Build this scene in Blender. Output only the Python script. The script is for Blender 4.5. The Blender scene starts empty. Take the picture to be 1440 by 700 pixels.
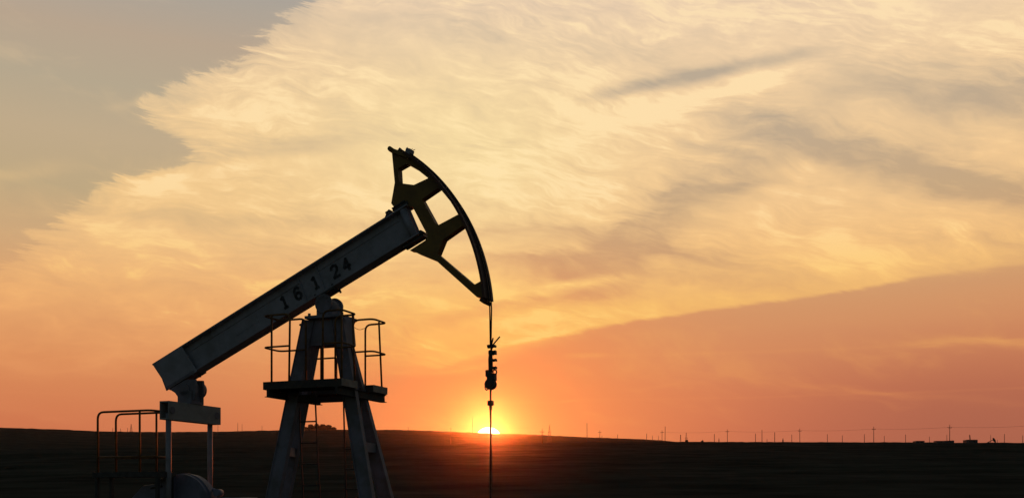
import bpy, bmesh, math, random
from mathutils import Vector, Matrix
from mathutils.geometry import tessellate_polygon, convex_hull_2d
R = math.radians
sc = bpy.context.scene
col = sc.collection
random.seed(7)

# ------------------------------------------------------------------ camera
EYE = 1.6
F = 1400.0                       # focal length in px of a 1440 px wide picture = 35 mm lens
cam = bpy.data.cameras.new('camera'); camo = bpy.data.objects.new('camera', cam); col.objects.link(camo)
cam.sensor_width = 36; cam.lens = 35; cam.sensor_fit = 'HORIZONTAL'
cam.shift_y = 350/1440
cam.clip_start = .1; cam.clip_end = 40000
camo.location = (0, 0, EYE); camo.rotation_euler = (R(90), 0, 0)
sc.camera = camo

# ------------------------------------------------------------------ materials
def s2l(c):
    return tuple((v/255/12.92) if v/255 <= .04045 else ((v/255+.055)/1.055)**2.4 for v in c)

def mat(name, base, rough=.6, metal=0., var=.35, scale=4., second=None, bump=.15, spec=.4, stretch=None):
    m = bpy.data.materials.new(name); m.use_nodes = True
    nt = m.node_tree; n = nt.nodes; L = nt.links
    b = n['Principled BSDF']
    tc = n.new('ShaderNodeTexCoord'); src = tc.outputs['Object']
    if stretch:
        mp = n.new('ShaderNodeMapping'); mp.inputs['Scale'].default_value = stretch
        L.new(src, mp.inputs['Vector']); src = mp.outputs['Vector']
    no = n.new('ShaderNodeTexNoise'); no.inputs['Scale'].default_value = scale
    no.inputs['Detail'].default_value = 7; no.inputs['Roughness'].default_value = .65
    L.new(src, no.inputs['Vector'])
    cr = n.new('ShaderNodeValToRGB')
    s = second or tuple(v*(1-var) for v in base)
    cr.color_ramp.elements[0].color = (*s, 1); cr.color_ramp.elements[0].position = .36
    cr.color_ramp.elements[1].color = (*base, 1); cr.color_ramp.elements[1].position = .58
    L.new(no.outputs['Fac'], cr.inputs['Fac']); L.new(cr.outputs['Color'], b.inputs['Base Color'])
    b.inputs['Roughness'].default_value = rough; b.inputs['Metallic'].default_value = metal
    b.inputs['Specular IOR Level'].default_value = spec
    if bump:
        bp = n.new('ShaderNodeBump'); bp.inputs['Strength'].default_value = bump; bp.inputs['Distance'].default_value = .02
        L.new(no.outputs['Fac'], bp.inputs['Height']); L.new(bp.outputs['Normal'], b.inputs['Normal'])
    return m
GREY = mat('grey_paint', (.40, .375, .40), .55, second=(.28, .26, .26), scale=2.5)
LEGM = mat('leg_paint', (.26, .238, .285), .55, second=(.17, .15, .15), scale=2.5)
EQM = mat('equalizer_paint', (.42, .40, .36), .6, second=(.33, .3, .26), scale=3)
YEL = mat('yellow_paint', (.30, .165, .03), .55, second=(.19, .10, .025), scale=3)
GLARE_RED = mat('glare_red_brown', (.16, .06, .035), .6, second=(.1, .045, .03), scale=4)  # red of the sun's glare painted into the track and toe colour
RAIL = mat('yellow_rail_paint', (.26, .12, .03), .6, second=(.12, .055, .02), scale=9)
STEEL = mat('dark_steel', (.09, .085, .08), .55, .5, scale=8)
DECK = mat('rusty_deck_steel', (.10, .075, .055), .75, second=(.06, .05, .045), scale=5)
DECKLIT = mat('lit_deck_end', (.5, .38, .3), .7, second=(.34, .25, .19), scale=6)  # walkway end made paler: light from the right put into its colour
ROPE = mat('greased_rope', (.07, .045, .03), .6, scale=40)
BLACK = mat('black_stencil', (.035, .035, .035), .8, second=(.12, .115, .12), scale=14, bump=0)
HOUS = mat('blue_grey_cover', (.24, .23, .30), .5, second=(.16, .155, .19), scale=3)
WOOD = mat('pole_wood', (.11, .075, .05), .85, scale=3)
FARM = mat('galvanised_far', (.12, .09, .075), .6, .3, scale=2)
SHED = mat('shed_sheet', (.12, .12, .12), .7, scale=1.5)
ROOF = mat('shed_roof', (.07, .065, .06), .7, scale=1.5)
GLASS = mat('dark_window', (.02, .025, .03), .15, bump=0)
LEAF = mat('leaf_dark', (.055, .065, .035), .8, second=(.03, .04, .022), scale=.7, bump=0)
BARK = mat('bark', (.07, .05, .04), .9, scale=3)
SOIL = mat('pump_pad_concrete', (.25, .24, .22), .9, scale=3)

# ------------------------------------------------------------------ object helpers
def tag(o, label=None, cat=None, group=None, kind=None):
    if label: o['label'] = label
    if cat: o['category'] = cat
    if group: o['group'] = group
    if kind: o['kind'] = kind
    return o
def empty(name, loc, rz=0., label=None, cat=None, group=None):
    o = bpy.data.objects.new(name, None); col.objects.link(o)
    o.location = loc; o.rotation_euler = (0, 0, rz); o.empty_display_size = .3
    return tag(o, label, cat, group)

class MB:
    """collects solids and links them as ONE mesh object"""
    def __init__(self): self.v = []; self.f = []; self.sm = []
    def add(self, vs, fs, smooth=False):
        k = len(self.v); self.v += [tuple(p) for p in vs]
        for f in fs: self.f.append([i+k for i in f]); self.sm.append(smooth)
        return self
    def box(self, x0, x1, y0, y1, z0, z1):
        vs = [(x, y, z) for z in (z0, z1) for y in (y0, y1) for x in (x0, x1)]
        return self.add(vs, [(0,2,3,1),(4,5,7,6),(0,1,5,4),(2,6,7,3),(0,4,6,2),(1,3,7,5)])
    def beam(self, a, b, wx, wy, up=(0,1,0), wx2=None, wy2=None):
        """rectangular bar from a to b; wy measured along 'up'-ish, wx across"""
        a = Vector(a); b = Vector(b); d = (b-a).normalized(); u = Vector(up)
        u = (u-d*u.dot(d)).normalized(); r = d.cross(u)
        wx2 = wx2 or wx; wy2 = wy2 or wy; vs = []
        for p, X, Y in ((a, wx, wy), (b, wx2, wy2)):
            for sx, sy in ((-1,-1),(1,-1),(1,1),(-1,1)): vs.append(p + r*(sx*X/2) + u*(sy*Y/2))
        return self.add(vs, [(0,1,2,3),(7,6,5,4),(0,4,5,1),(1,5,6,2),(2,6,7,3),(3,7,4,0)])
    def ibeam(self, a, b, wf, h, tf, tw, up=(0,1,0)):
        """I section: flanges are wf wide (across), h apart along 'up'"""
        a = Vector(a); b = Vector(b); d = (b-a).normalized(); u = Vector(up); u = (u-d*u.dot(d)).normalized()
        self.beam(a+u*(h/2-tf/2), b+u*(h/2-tf/2), wf, tf, u)
        self.beam(a-u*(h/2-tf/2), b-u*(h/2-tf/2), wf, tf, u)
        return self.beam(a, b, tw, h-2*tf, u)
    def tube(self, pts, r, n=8, closed=False):
        pts = [Vector(p) for p in pts]; N = len(pts); vs = []; ref = None
        for i, p in enumerate(pts):
            d = (pts[min(i+1, N-1)] - pts[max(i-1, 0)]).normalized()
            if ref is None:
                ref = Vector((0,0,1)) if abs(d.z) < .9 else Vector((1,0,0))
            ref = (ref - d*ref.dot(d)).normalized(); q = d.cross(ref)
            rr = r[i] if isinstance(r, (list, tuple)) else r
            for k in range(n):
                t = 2*math.pi*k/n; vs.append(p + ref*(rr*math.cos(t)) + q*(rr*math.sin(t)))
        fs = [(i*n+k, i*n+(k+1) % n, (i+1)*n+(k+1) % n, (i+1)*n+k) for i in range(N-1) for k in range(n)]
        self.add(vs, fs, True)
        k0 = len(self.v)-len(vs)
        self.f += [[k0+k for k in range(n)][::-1], [k0+(N-1)*n+k for k in range(n)]]; self.sm += [False, False]
        return self
    def cyl(self, a, b, r, n=24): return self.tube([a, b], r, n)
    def plate(self, outer, holes, w0, w1):
        """polygon with holes in the (u,z) plane, thick from w0 to w1"""
        loops = [outer]+holes; flat = [p for l in loops for p in l]
        tris = tessellate_polygon([[Vector((p[0], p[1], 0)) for p in l] for l in loops])
        n = len(flat)
        vs = [(p[0], w0, p[1]) for p in flat]+[(p[0], w1, p[1]) for p in flat]
        fs = [tuple(t) for t in tris]+[tuple(i+n for i in t[::-1]) for t in tris]
        k = 0
        for l in loops:
            m = len(l)
            for i in range(m): a, b = k+i, k+(i+1) % m; fs.append((a, b, b+n, a+n))
            k += m
        return self.add(vs, fs)
    def build(self, name, material, parent=None, offset=(0,0,0), bevel=0):
        me = bpy.data.meshes.new(name); o = Vector(offset)
        me.from_pydata([tuple(Vector(p)-o) for p in self.v], [], self.f)
        bm = bmesh.new(); bm.from_mesh(me)
        for f, s in zip(bm.faces, self.sm): f.smooth = s
        bmesh.ops.recalc_face_normals(bm, faces=bm.faces); bm.to_mesh(me); bm.free()
        me.materials.append(material)
        ob = bpy.data.objects.new(name, me); col.objects.link(ob)
        if parent: ob.parent = parent
        if bevel:
            b = ob.modifiers.new('bevel', 'BEVEL'); b.width = bevel; b.segments = 2; b.limit_method = 'ANGLE'
        return ob

def rnd_path(pts, r, n=5):
    """round the corners of a polyline"""
    pts = [Vector(p) for p in pts]; out = [pts[0]]
    for i in range(1, len(pts)-1):
        a, b, c = pts[i-1], pts[i], pts[i+1]
        d1 = (a-b); d2 = (c-b); k = min(r, d1.length*.48, d2.length*.48)
        p = b+d1.normalized()*k; q = b+d2.normalized()*k
        for j in range(n+1):
            t = j/n; out.append(p*(1-t)**2 + b*(2*t*(1-t)) + q*t*t)
    return out+[pts[-1]]

# ------------------------------------------------------------------ sky
def build_world():
    w = bpy.data.worlds.new('World'); sc.world = w; w.use_nodes = True
    nt = w.node_tree; nt.nodes.clear(); N = nt.nodes; L = nt.links
    def put(sock, v):
        if isinstance(v, (int, float)): sock.default_value = v
        elif isinstance(v, tuple): sock.default_value = (*v, 1) if len(v) == 3 and sock.type == 'RGBA' else v
        else: L.new(v, sock)
    def M(op, a, b=None, c=None, clamp=False):
        n = N.new('ShaderNodeMath'); n.operation = op; n.use_clamp = clamp
        for s, v in zip(n.inputs, (a, b, c)):
            if v is not None: put(s, v)
        return n.outputs[0]
    add = lambda a, b: M('ADD', a, b)
    sub = lambda a, b: M('SUBTRACT', a, b)
    mul = lambda a, b: M('MULTIPLY', a, b)
    def mad(a, b, c): return M('MULTIPLY_ADD', a, b, c)
    def step(x, lo, hi):
        n = N.new('ShaderNodeMapRange'); n.interpolation_type = 'SMOOTHSTEP'
        put(n.inputs['Value'], x); n.inputs['From Min'].default_value = lo; n.inputs['From Max'].default_value = hi
        return n.outputs['Result']
    def gauss(x, s): return M('EXPONENT', mul(mul(x, x), -1/(s*s)))
    def curve(x, pts, handle='AUTO'):
        n = N.new('ShaderNodeFloatCurve'); c = n.mapping.curves[0]
        n.mapping.clip_min_x = -1; n.mapping.clip_min_y = -2; n.mapping.clip_max_x = 2; n.mapping.clip_max_y = 2
        n.mapping.extend = 'HORIZONTAL'; pts = sorted(pts)
        while len(c.points) < len(pts): c.points.new(.5, .5)
        for p, q in zip(c.points, pts): p.location = q; p.handle_type = handle
        n.mapping.update(); put(n.inputs['Value'], x)
        return n.outputs[0]
    def ramp(x, stops):
        n = N.new('ShaderNodeValToRGB'); e = n.color_ramp.elements
        while len(e) < len(stops): e.new(.5)
        for k, (p, c) in zip(e, stops): k.position = p; k.color = (*s2l(c), 1)
        n.color_ramp.interpolation = 'EASE' if False else 'LINEAR'
        put(n.inputs['Fac'], x); return n.outputs['Color']
    def mixc(f, a, b, mode='MIX'):
        n = N.new('ShaderNodeMix'); n.data_type = 'RGBA'; n.blend_type = mode; n.clamp_factor = True
        put(n.inputs[0], f); put(n.inputs[6], a); put(n.inputs[7], b); return n.outputs[2]
    def noise(vec, scale, detail=4, rough=.55, dist=0., lac=2.):
        n = N.new('ShaderNodeTexNoise'); put(n.inputs['Vector'], vec)
        n.inputs['Scale'].default_value = scale; n.inputs['Detail'].default_value = detail
        n.inputs['Roughness'].default_value = rough; n.inputs['Distortion'].default_value = dist
        n.inputs['Lacunarity'].default_value = lac
        return M('SUBTRACT', n.outputs['Fac'], .5)
    def vec(x, y, z=0.):
        n = N.new('ShaderNodeCombineXYZ'); put(n.inputs[0], x); put(n.inputs[1], y); put(n.inputs[2], z); return n.outputs[0]
    # direction -> azimuth U (0..1 over 60 deg) and elevation V (0..1 over 30 deg)
    def uv(px, py):
        return ((math.degrees(math.atan2(px-720, F))+30)/60, math.degrees(math.atan2(700-py, math.hypot(F, px-720)))/30)
    Upx = lambda px: uv(px, 600)[0]
    Vpx = lambda py: uv(720, py)[1]
    tc = N.new('ShaderNodeTexCoord'); sp = N.new('ShaderNodeSeparateXYZ'); L.new(tc.outputs['Generated'], sp.inputs[0])
    x, y, z = sp.outputs
    deg = 180/math.pi
    U = mad(M('ARCTAN2', x, y), deg/60, .5)
    V = mul(M('ARCSINE', z), deg/30)
    # warps and fibres (cirrus filaments run down to the right)
    warp = noise(vec(mul(U, 1.), mul(V, 1.1), 3.1), 5, 3)
    warp2 = noise(vec(U, mul(V, 1.6), 9.4), 14, 3)
    bend = curve(U, [(0,.0), (.25,.03), (.5,.09), (.75,.21), (1,.36)])
    T = add(add(V, bend), add(mul(warp, .13), mul(warp2, .025)))
    fib = noise(vec(mul(U, 1.5), mul(T, 4.6), 1.7), 14, 8, .64, .3)
    fib2 = noise(vec(mul(U, 1.5), mul(T, 2.1), 5.2), 8, 7, .62, .35)
    fine = noise(vec(mul(U, 2.2), mul(T, 9.), 7.7), 15, 6, .66, .25)
    mott = noise(vec(mul(U, 2.), mul(V, 1.6), 4.2), 16, 6, .62, .6)

    # ---- left edge of the bright cloud sheet: U as a function of V
    E = [(470,-10), (430,0), (375,40), (322,80), (270,102), (225,128), (196,160), (194,176), (226,186), (262,203), (268,216), (190,240), (120,265), (85,300), (45,330), (0,362), (-90,420), (-170,500), (-200,600)]
    pts = [(uv(a, b)[1], uv(a, b)[0]) for a, b in E]
    edge = curve(V, pts)
    sd = add(sub(U, edge), add(add(mul(fib, .085), mul(fine, .035)), mul(warp2, .02)))
    sheet = step(sd, -.012, .05)
    core = step(sd, .0, .012)
    sheet = add(mul(sheet, .55), mul(core, .45))
    # ---- lower edge, the long diagonal: V as a function of U
    H = [(300,560), (420,550), (530,531), (600,522), (700,492), (770,478), (830,466), (900,452), (1000,437), (1100,424), (1200,410), (1300,391), (1380,380), (1440,376)]
    hedge = curve(U, [uv(a, b) for a, b in H])
    hd = add(sub(V, hedge), add(mul(fib, .014), mul(warp2, .014)))
    soft = step(hd, -.02, .055); crisp = step(hd, -.003, .007)
    hm = curve(U, [(Upx(500), 0), (Upx(680), .5), (Upx(800), .8), (Upx(1250), .8), (Upx(1340), .4), (Upx(1440), .25)], 'VECTOR')
    lower = add(mul(crisp, hm), mul(soft, sub(1., hm)))
    # left part of the sheet melts into the low orange sky
    melt = step(add(V, add(mul(fib2, .2), mul(warp, .12))), Vpx(570), Vpx(345))
    lmask = step(U, Upx(720), Upx(380))
    meltm = sub(1., mul(lmask, sub(1., melt)))
    dens = mul(mul(mul(sheet, lower), meltm), .86)
    # ---- thin places and shadowed bands inside the sheet
    def band(centre, width, amp, wj=.04, nz=None):
        c = curve(U, [uv(a, b) for a, b in centre])
        d = add(sub(V, c), add(mul(warp2, wj), mul(fib, wj*.8)))
        a = curve(U, [(Upx(p), q) for p, q in amp], 'VECTOR')
        return mul(gauss(d, width/1400*deg/30), a)
    gaps = [
        ([(700,170), (820,140), (900,122), (1000,103), (1100,82), (1200,62)], 9, [(790,0), (870,.85), (1000,.95), (1130,.55), (1190,0)], .010),
        ([(900,160), (1080,184), (1200,214), (1320,246), (1440,276)], 26, [(950,0), (1060,.8), (1200,1.0), (1440,1.1)], .05),
        ([(1000,150), (1150,122), (1300,128), (1440,136)], 34, [(1060,0), (1220,.6), (1360,1.0), (1440,1.15)], .05),
        ([(800,385), (840,368), (880,344), (950,292), (1020,262), (1100,225)], 40, [(770,0), (830,.95), (880,1.2), (950,.95), (1040,.6), (1090,.3), (1130,0)], .06),
        ([(890,320), (930,345), (1000,365), (1080,378), (1200,392)], 11, [(870,.3), (905,.75), (980,.7), (1060,.5), (1180,0)], .035),
        ([(230,240), (330,212), (430,203), (560,190)], 13, [(240,0), (320,.35), (430,.4), (560,0)], .03),
        ([(860,380), (960,392), (1100,400), (1250,398)], 14, [(830,.0), (900,.4), (1100,.3), (1240,0)], .06),
        ([(1200,330), (1320,335), (1440,350)], 18, [(1180,0), (1320,.3), (1440,.45)], .07),
        ([(300,330), (400,350), (560,400)], 22, [(230,0), (330,.3), (520,.25), (640,0)], .06),
        ([(860,268), (940,272), (1040,262), (1120,255)], 7, [(850,0), (930,.4), (1040,.45), (1120,0)], .03),
        ([(940,205), (1010,212), (1100,232)], 8, [(920,0), (980,.35), (1060,.35), (1120,0)], .03),
        ([(540,470), (680,436), (800,420), (900,410)], 10, [(540,0), (640,.35), (760,.6), (860,.5), (960,.0)], .04),
        ([(640,372), (760,376), (900,380)], 26, [(650,0), (760,.6), (860,.5), (930,0)], .06),
        ([(560,380), (680,370), (800,360)], 12, [(560,0), (680,.28), (790,.3), (840,.0)], .07),
        ([(420,8), (560,28), (760,60), (960,70)], 22, [(440,0), (560,.22), (800,.2), (1000,.12), (1200,.0)], .12),
    ]
    g = None
    for a in gaps:
        b = band(*a); g = b if g is None else add(g, b)
    g = M('MINIMUM', g, .95)
    # bright streaks
    brights = [
        ([(700,220), (780,199), (900,164), (1000,134), (1100,100), (1190,74)], 12, [(740,0), (840,.4), (1000,.55), (1120,.45), (1180,0)], .015),
        ([(740,404), (830,396), (910,388)], 7, [(750,0), (800,1.0), (850,1.1), (905,0)], .016),
        ([(1230,477), (1300,481), (1370,476), (1440,482)], 6, [(1255,0), (1310,.33), (1440,.38)], .022),
        ([(780,502), (860,499)], 3, [(790,0), (810,.3), (850,.25), (862,0)], .01),
        ([(1000,540), (1200,548), (1440,566)], 5, [(1020,0), (1180,.14), (1300,.1), (1440,.05)], .03),
        ([(770,566), (815,561)], 1.6, [(778,0), (795,.25), (812,.2), (818,0)], .004),
        ([(900,548), (1000,535), (1060,538)], 3, [(850,0), (930,.1), (1040,.0)], .012),
        ([(560,500), (640,505), (700,493), (760,478), (830,464)], 11, [(560,0), (640,.4), (700,.55), (760,.4), (850,.0)], .02),
        ([(560,525), (620,524), (700,508)], 5, [(540,0), (600,.3), (680,.3), (720,0)], .012),
        ([(60,110), (150,150), (200,138)], 5, [(140,0), (170,.15), (205,.2), (215,0)], .01),
        ([(0,245), (60,240), (110,232)], 9, [(0,.3), (60,.2), (130,0)], .03),
    ]
    br = None
    for a in brights:
        b = band(*a); br = b if br is None else add(br, b)
    patch = noise(vec(mul(U, 1.3), mul(T, 1.5), 12.6), 4.5, 4, .55, .4)           # where the sheet is ribbed and where it is smooth
    ribs = add(.22, mul(step(patch, -.14, .16), .8))
    tex = add(mul(ribs, add(mul(fib, 1.0), mul(fine, .8))), add(mul(mott, .4), add(mul(fib2, 1.15), mul(patch, .65))))
    dens = mul(dens, sub(1., mul(g, 1.)))
    dens = add(dens, mul(mul(tex, sheet), mul(lower, add(.35, mul(meltm, .45)))))
    dens = add(dens, mul(br, add(.72, mul(add(fine, fib), .9))))
    # faint veils in the clear parts
    veil = step(add(fib2, mul(warp, .6)), .02, .35)
    dens = add(dens, mul(veil, .19))
    dens = M('MINIMUM', M('MAXIMUM', dens, 0.), 1.12)

    stops = lambda l: [(Vpx(p), c) for p, c in sorted(l, key=lambda t: -t[0])]
    clear = ramp(V, stops([(690,(200,106,78)), (610,(205,114,81)), (560,(210,124,86)), (500,(213,139,95)), (440,(211,150,104)), (380,(205,160,116)), (300,(199,167,129)), (210,(194,170,141)), (120,(188,170,147)), (40,(180,168,152)), (0,(170,163,153))]))
    clearL = ramp(V, stops([(690,(205,112,77)), (600,(209,121,80)), (520,(219,142,91)), (440,(221,160,107)), (360,(206,168,124)), (300,(190,167,130)), (230,(192,170,138)), (160,(182,167,142)), (90,(184,164,142)), (30,(173,163,150)), (0,(166,160,153))]))
    lf = step(U, Upx(620), Upx(330))
    clear = mixc(lf, clear, clearL)
    rt = mul(step(U, Upx(900), Upx(1400)), step(V, Vpx(430), Vpx(610)))
    clear = mixc(mul(rt, .8), clear, s2l((166,98,76)))
    cloud = ramp(V, stops([(640,(250,150,90)), (560,(250,165,92)), (490,(254,190,102)), (430,(252,196,112)), (360,(252,200,132)), (300,(252,206,146)), (220,(252,211,156)), (140,(251,214,165)), (60,(248,215,174)), (0,(243,212,178))]))
    cloudL = ramp(V, stops([(640,(226,140,92)), (560,(230,150,96)), (480,(240,170,107)), (420,(244,184,118)), (340,(248,201,138)), (280,(251,207,144)), (200,(251,211,154)), (140,(250,213,162)), (0,(245,213,175))]))
    cloud = mixc(lf, cloud, cloudL)
    # ---- glow of the low sun
    SAZ, SEL = math.atan2(687-720, F), math.atan2(700-619, math.hypot(F, 33))
    sunv = (math.sin(SAZ)*math.cos(SEL), math.cos(SAZ)*math.cos(SEL), math.sin(SEL))
    su, sv = uv(687, 619)
    du = mul(sub(U, su), 60); dv = mul(sub(V, sv), 30)                 # degrees
    g1 = mul(gauss(du, 9.5), gauss(dv, 7.5))
    clear = mixc(mul(g1, .95), clear, s2l((255,150,82)))
    cloud = mixc(mul(g1, .7), cloud, s2l((255,200,98)))
    g2 = mul(gauss(sub(du, -2.0), 8.5), gauss(sub(dv, 15.5), 5.))      # pale yellow heart of the cloud sheet
    cloud = mixc(mul(g2, .6), cloud, s2l((255,234,170)))
    cloud = mixc(mul(step(dens, .78, 1.1), .5), cloud, mixc(step(V, Vpx(420), Vpx(250)), s2l((255,212,128)), s2l((255,230,180))))
    skyc = mixc(dens, clear, cloud)
    dt = N.new('ShaderNodeVectorMath'); dt.operation = 'DOT_PRODUCT'; L.new(tc.outputs['Generated'], dt.inputs[0]); dt.inputs[1].default_value = sunv
    th = mul(M('ARCCOSINE', M('MINIMUM', dt.outputs['Value'], 1.)), deg)
    h1 = M('EXPONENT', mul(th, -1/1.25)); h2 = gauss(th, .95); h3 = M('EXPONENT', mul(th, -1/3.6))
    skyc = mixc(mul(h3, .08), skyc, s2l((255,178,80)))
    skyc = mixc(mul(h1, .1), skyc, s2l((255,205,80)))
    skyc = mixc(mul(h2, .6), skyc, (1.15, .82, .16))
    disc = step(th, .80, .72)
    skyc = mixc(disc, skyc, (4.2, 3.5, 2.2))
    # ---- the rest of the dome is the physical dusk sky
    ns = N.new('ShaderNodeTexSky'); ns.sky_type = 'NISHITA'; ns.sun_disc = False
    ns.sun_elevation = SEL; ns.sun_rotation = SAZ; ns.altitude = 150; ns.dust_density = 1.6; ns.air_density = 1.; ns.ozone_density = 1.6
    nv = N.new('ShaderNodeVectorMath'); nv.operation = 'SCALE'; L.new(ns.outputs[0], nv.inputs[0]); nv.inputs['Scale'].default_value = SKYK
    front = mul(step(du, 41, 30), step(du, -41, -29)); front = mul(front, step(V, 1.12, .92))
    final = mixc(front, nv.outputs[0], skyc)
    bg = N.new('ShaderNodeBackground'); L.new(final, bg.inputs['Color']); bg.inputs['Strength'].default_value = 1
    out = N.new('ShaderNodeOutputWorld'); L.new(bg.outputs[0], out.inputs['Surface'])
    return sunv
SKYK = .057
sunv = build_world()

# ------------------------------------------------------------------ sun lamp
sl = bpy.data.lights.new('sun', 'SUN'); so = bpy.data.objects.new('sun', sl); col.objects.link(so)
sl.energy = 1.15; sl.color = (1, .14, .02); sl.angle = R(.6)
LAZ, LEL = math.atan2(687-720, F), math.atan2(700-603, math.hypot(F, 33))   # centre of the part of the disc above the hill
lampv = Vector((math.sin(LAZ)*math.cos(LEL), math.cos(LAZ)*math.cos(LEL), math.sin(LEL)))
so.rotation_euler = (-lampv).to_track_quat('-Z', 'Y').to_euler()
so.location = (0, 0, 60)

# ------------------------------------------------------------------ terrain
def lerp_curve(x, pts):
    if x <= pts[0][0]: return pts[0][1]
    for (a, p), (b, q) in zip(pts, pts[1:]):
        if x <= b:
            t = (x-a)/(b-a); return p+(q-p)*t
    return pts[-1][1]
NEAR = [(-600,640), (0,634), (100,629.5), (390,628), (560,624.5), (740,622.6), (840,621.2), (960,620.6), (1200,621.2), (1440,622), (2000,622)]
FAR = [(-600,596), (0,600.6), (75,603), (150,606.2), (230,607), (300,606.4), (390,604.5), (470,603.6), (560,604), (600,605), (640,606.7), (690,608.8), (740,610), (800,613.2), (850,615.2), (900,617), (930,618.6), (960,621.5), (1000,625), (2000,626)]
def smooth(t): t = max(0, min(1, t)); return t*t*(3-2*t)
D1, D2 = 600., 2200.
def tanpx(a):                       # azimuth (rad) -> px column
    return 720+F*math.tan(max(-1.2, min(1.2, a)))
def elev_near(a): return (700-lerp_curve(tanpx(a), NEAR))*math.cos(min(1.2, abs(a)))/F
def elev_far(a): return (700-lerp_curve(tanpx(a), FAR))*math.cos(min(1.2, abs(a)))/F
def ground(x, y):
    r = math.hypot(x, y); a = math.atan2(x, y); win = smooth((R(85)-abs(a))/R(40))
    e1 = elev_near(a)*win; e2 = elev_far(a)*win
    if r < 40: return 0.
    if r <= D1:
        s = (r-40)/(D1-40); return (EYE+e1*D1)*s**1.35
    if r <= D2:
        t = (r-D1)/(D2-D1); z1 = EYE+e1*D1; zf = EYE+e2*D2
        # dips just behind the crest, then climbs to the far hill
        return z1+(zf-z1)*(t**1.5) - 6*math.sin(math.pi*min(1, t*2.2))*(1-t)
    zf = EYE+e2*D2
    return zf*(1-smooth((r-D2)/2500)*.75)
def build_ground():
    az = [-180+k*6 for k in range(0, 23)]
    a = -42.
    while a < 42: az.append(a); a += .25
    az += [42+k*6 for k in range(0, 23)]
    rs = [0.5, 3, 7, 12, 18, 25, 32, 40]
    r = 40
    while r < D1-30: r *= 1.05; rs.append(min(r, D1-30))
    rs = [q for q in rs if q < D1-29]+[D1-20, D1-12, D1-6, D1, D1+6, D1+15, D1+30, D1+60, D1+110, D1+180, D1+280, 1000, 1150, 1300, 1450, 1600, 1750, 1900, 2000, 2080, 2140, 2180, D2, 2220, 2260, 2350, 2600, 3200, 4200, 6500]
    vs = []; fs = []; n = len(az)
    rg = random.Random(3)
    for r in rs:
        for q in az:
            t = R(q); x, y = r*math.sin(t), r*math.cos(t)
            z = ground(x, y)
            if 100 < r <= D2+1 and abs(q) < 42:
                z += rg.gauss(0, 1)*r*.00011
            vs.append((x, y, z))
    for i in range(len(rs)-1):
        for j in range(n-1):
            fs.append((i*n+j, i*n+j+1, (i+1)*n+j+1, (i+1)*n+j))
        fs.append((i*n+n-1, i*n, (i+1)*n, (i+1)*n+n-1))
    vs.append((0, 0, 0)); k = len(vs)-1
    for j in range(n): fs.append((k, (j+1) % n, j))
    me = bpy.data.meshes.new('ground'); me.from_pydata(vs, [], fs)
    bm = bmesh.new(); bm.from_mesh(me); bmesh.ops.recalc_face_normals(bm, faces=bm.faces)
    if sum(f.normal.z for f in bm.faces) < 0: bmesh.ops.reverse_faces(bm, faces=bm.faces)
    for f in bm.faces: f.smooth = True
    bm.to_mesh(me); bm.free()
    m = bpy.data.materials.new('steppe_grass'); m.use_nodes = True; nt = m.node_tree; N = nt.nodes; L = nt.links
    b = N['Principled BSDF']; b.inputs['Roughness'].default_value = .95; b.inputs['Specular IOR Level'].default_value = 0.
    tc = N.new('ShaderNodeTexCoord')
    mp = N.new('ShaderNodeMapping'); mp.inputs['Scale'].default_value = (.004, .010, .0); L.new(tc.outputs['Object'], mp.inputs[0])
    n1 = N.new('ShaderNodeTexNoise'); n1.inputs['Scale'].default_value = 1.6; n1.inputs['Detail'].default_value = 5; L.new(mp.outputs[0], n1.inputs['Vector'])
    n2 = N.new('ShaderNodeTexNoise'); n2.inputs['Scale'].default_value = .06; n2.inputs['Detail'].default_value = 8; n2.inputs['Roughness'].default_value = .7; L.new(tc.outputs['Object'], n2.inputs['Vector'])
    c1 = N.new('ShaderNodeValToRGB'); e = c1.color_ramp.elements
    e[0].position = .35; e[0].color = (.056, .064, .046, 1); e[1].position = .62; e[1].color = (.085, .083, .062, 1)
    L.new(n1.outputs['Fac'], c1.inputs['Fac'])
    c2 = N.new('ShaderNodeValToRGB'); e = c2.color_ramp.elements
    e[0].position = .35; e[0].color = (.5, .5, .5, 1); e[1].position = .65; e[1].color = (1.2, 1.2, 1.2, 1)
    L.new(n2.outputs['Fac'], c2.inputs['Fac'])
    mx = N.new('ShaderNodeMix'); mx.data_type = 'RGBA'; mx.blend_type = 'MULTIPLY'; mx.inputs[0].default_value = 1
    L.new(c1.outputs[0], mx.inputs[6]); L.new(c2.outputs[0], mx.inputs[7]); L.new(mx.outputs[2], b.inputs['Base Color'])
    bp = N.new('ShaderNodeBump'); bp.inputs['Strength'].default_value = .6; bp.inputs['Distance'].default_value = .25
    L.new(n2.outputs['Fac'], bp.inputs['Height']); L.new(bp.outputs[0], b.inputs['Normal'])
    me.materials.append(m)
    o = bpy.data.objects.new('ground', me); col.objects.link(o); tag(o, kind='structure')
build_ground()

# ------------------------------------------------------------------ the pump jack
PSI = R(21.5); CP, SP = math.cos(PSI), math.sin(PSI)
RX, RY = -3.456, 18.565
def P(px, py, w=0.):
    """sight line through a photo pixel met with the vertical plane 'w' of the pump: (u, z)"""
    a = (px-720)/F; b = (700-py)/F
    t = (w+RX*SP+RY*CP)/(a*SP+CP)
    return ((t*a-RX)*CP-(t-RY)*SP, EYE+t*b)
def P3(px, py, w=0.): u, z = P(px, py, w); return (u, w, z)

pump = empty('pump_jack', (RX, RY, 0), -PSI, 'large grey pump jack with a yellow horse head raised over the low sun', 'pump jack')

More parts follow.
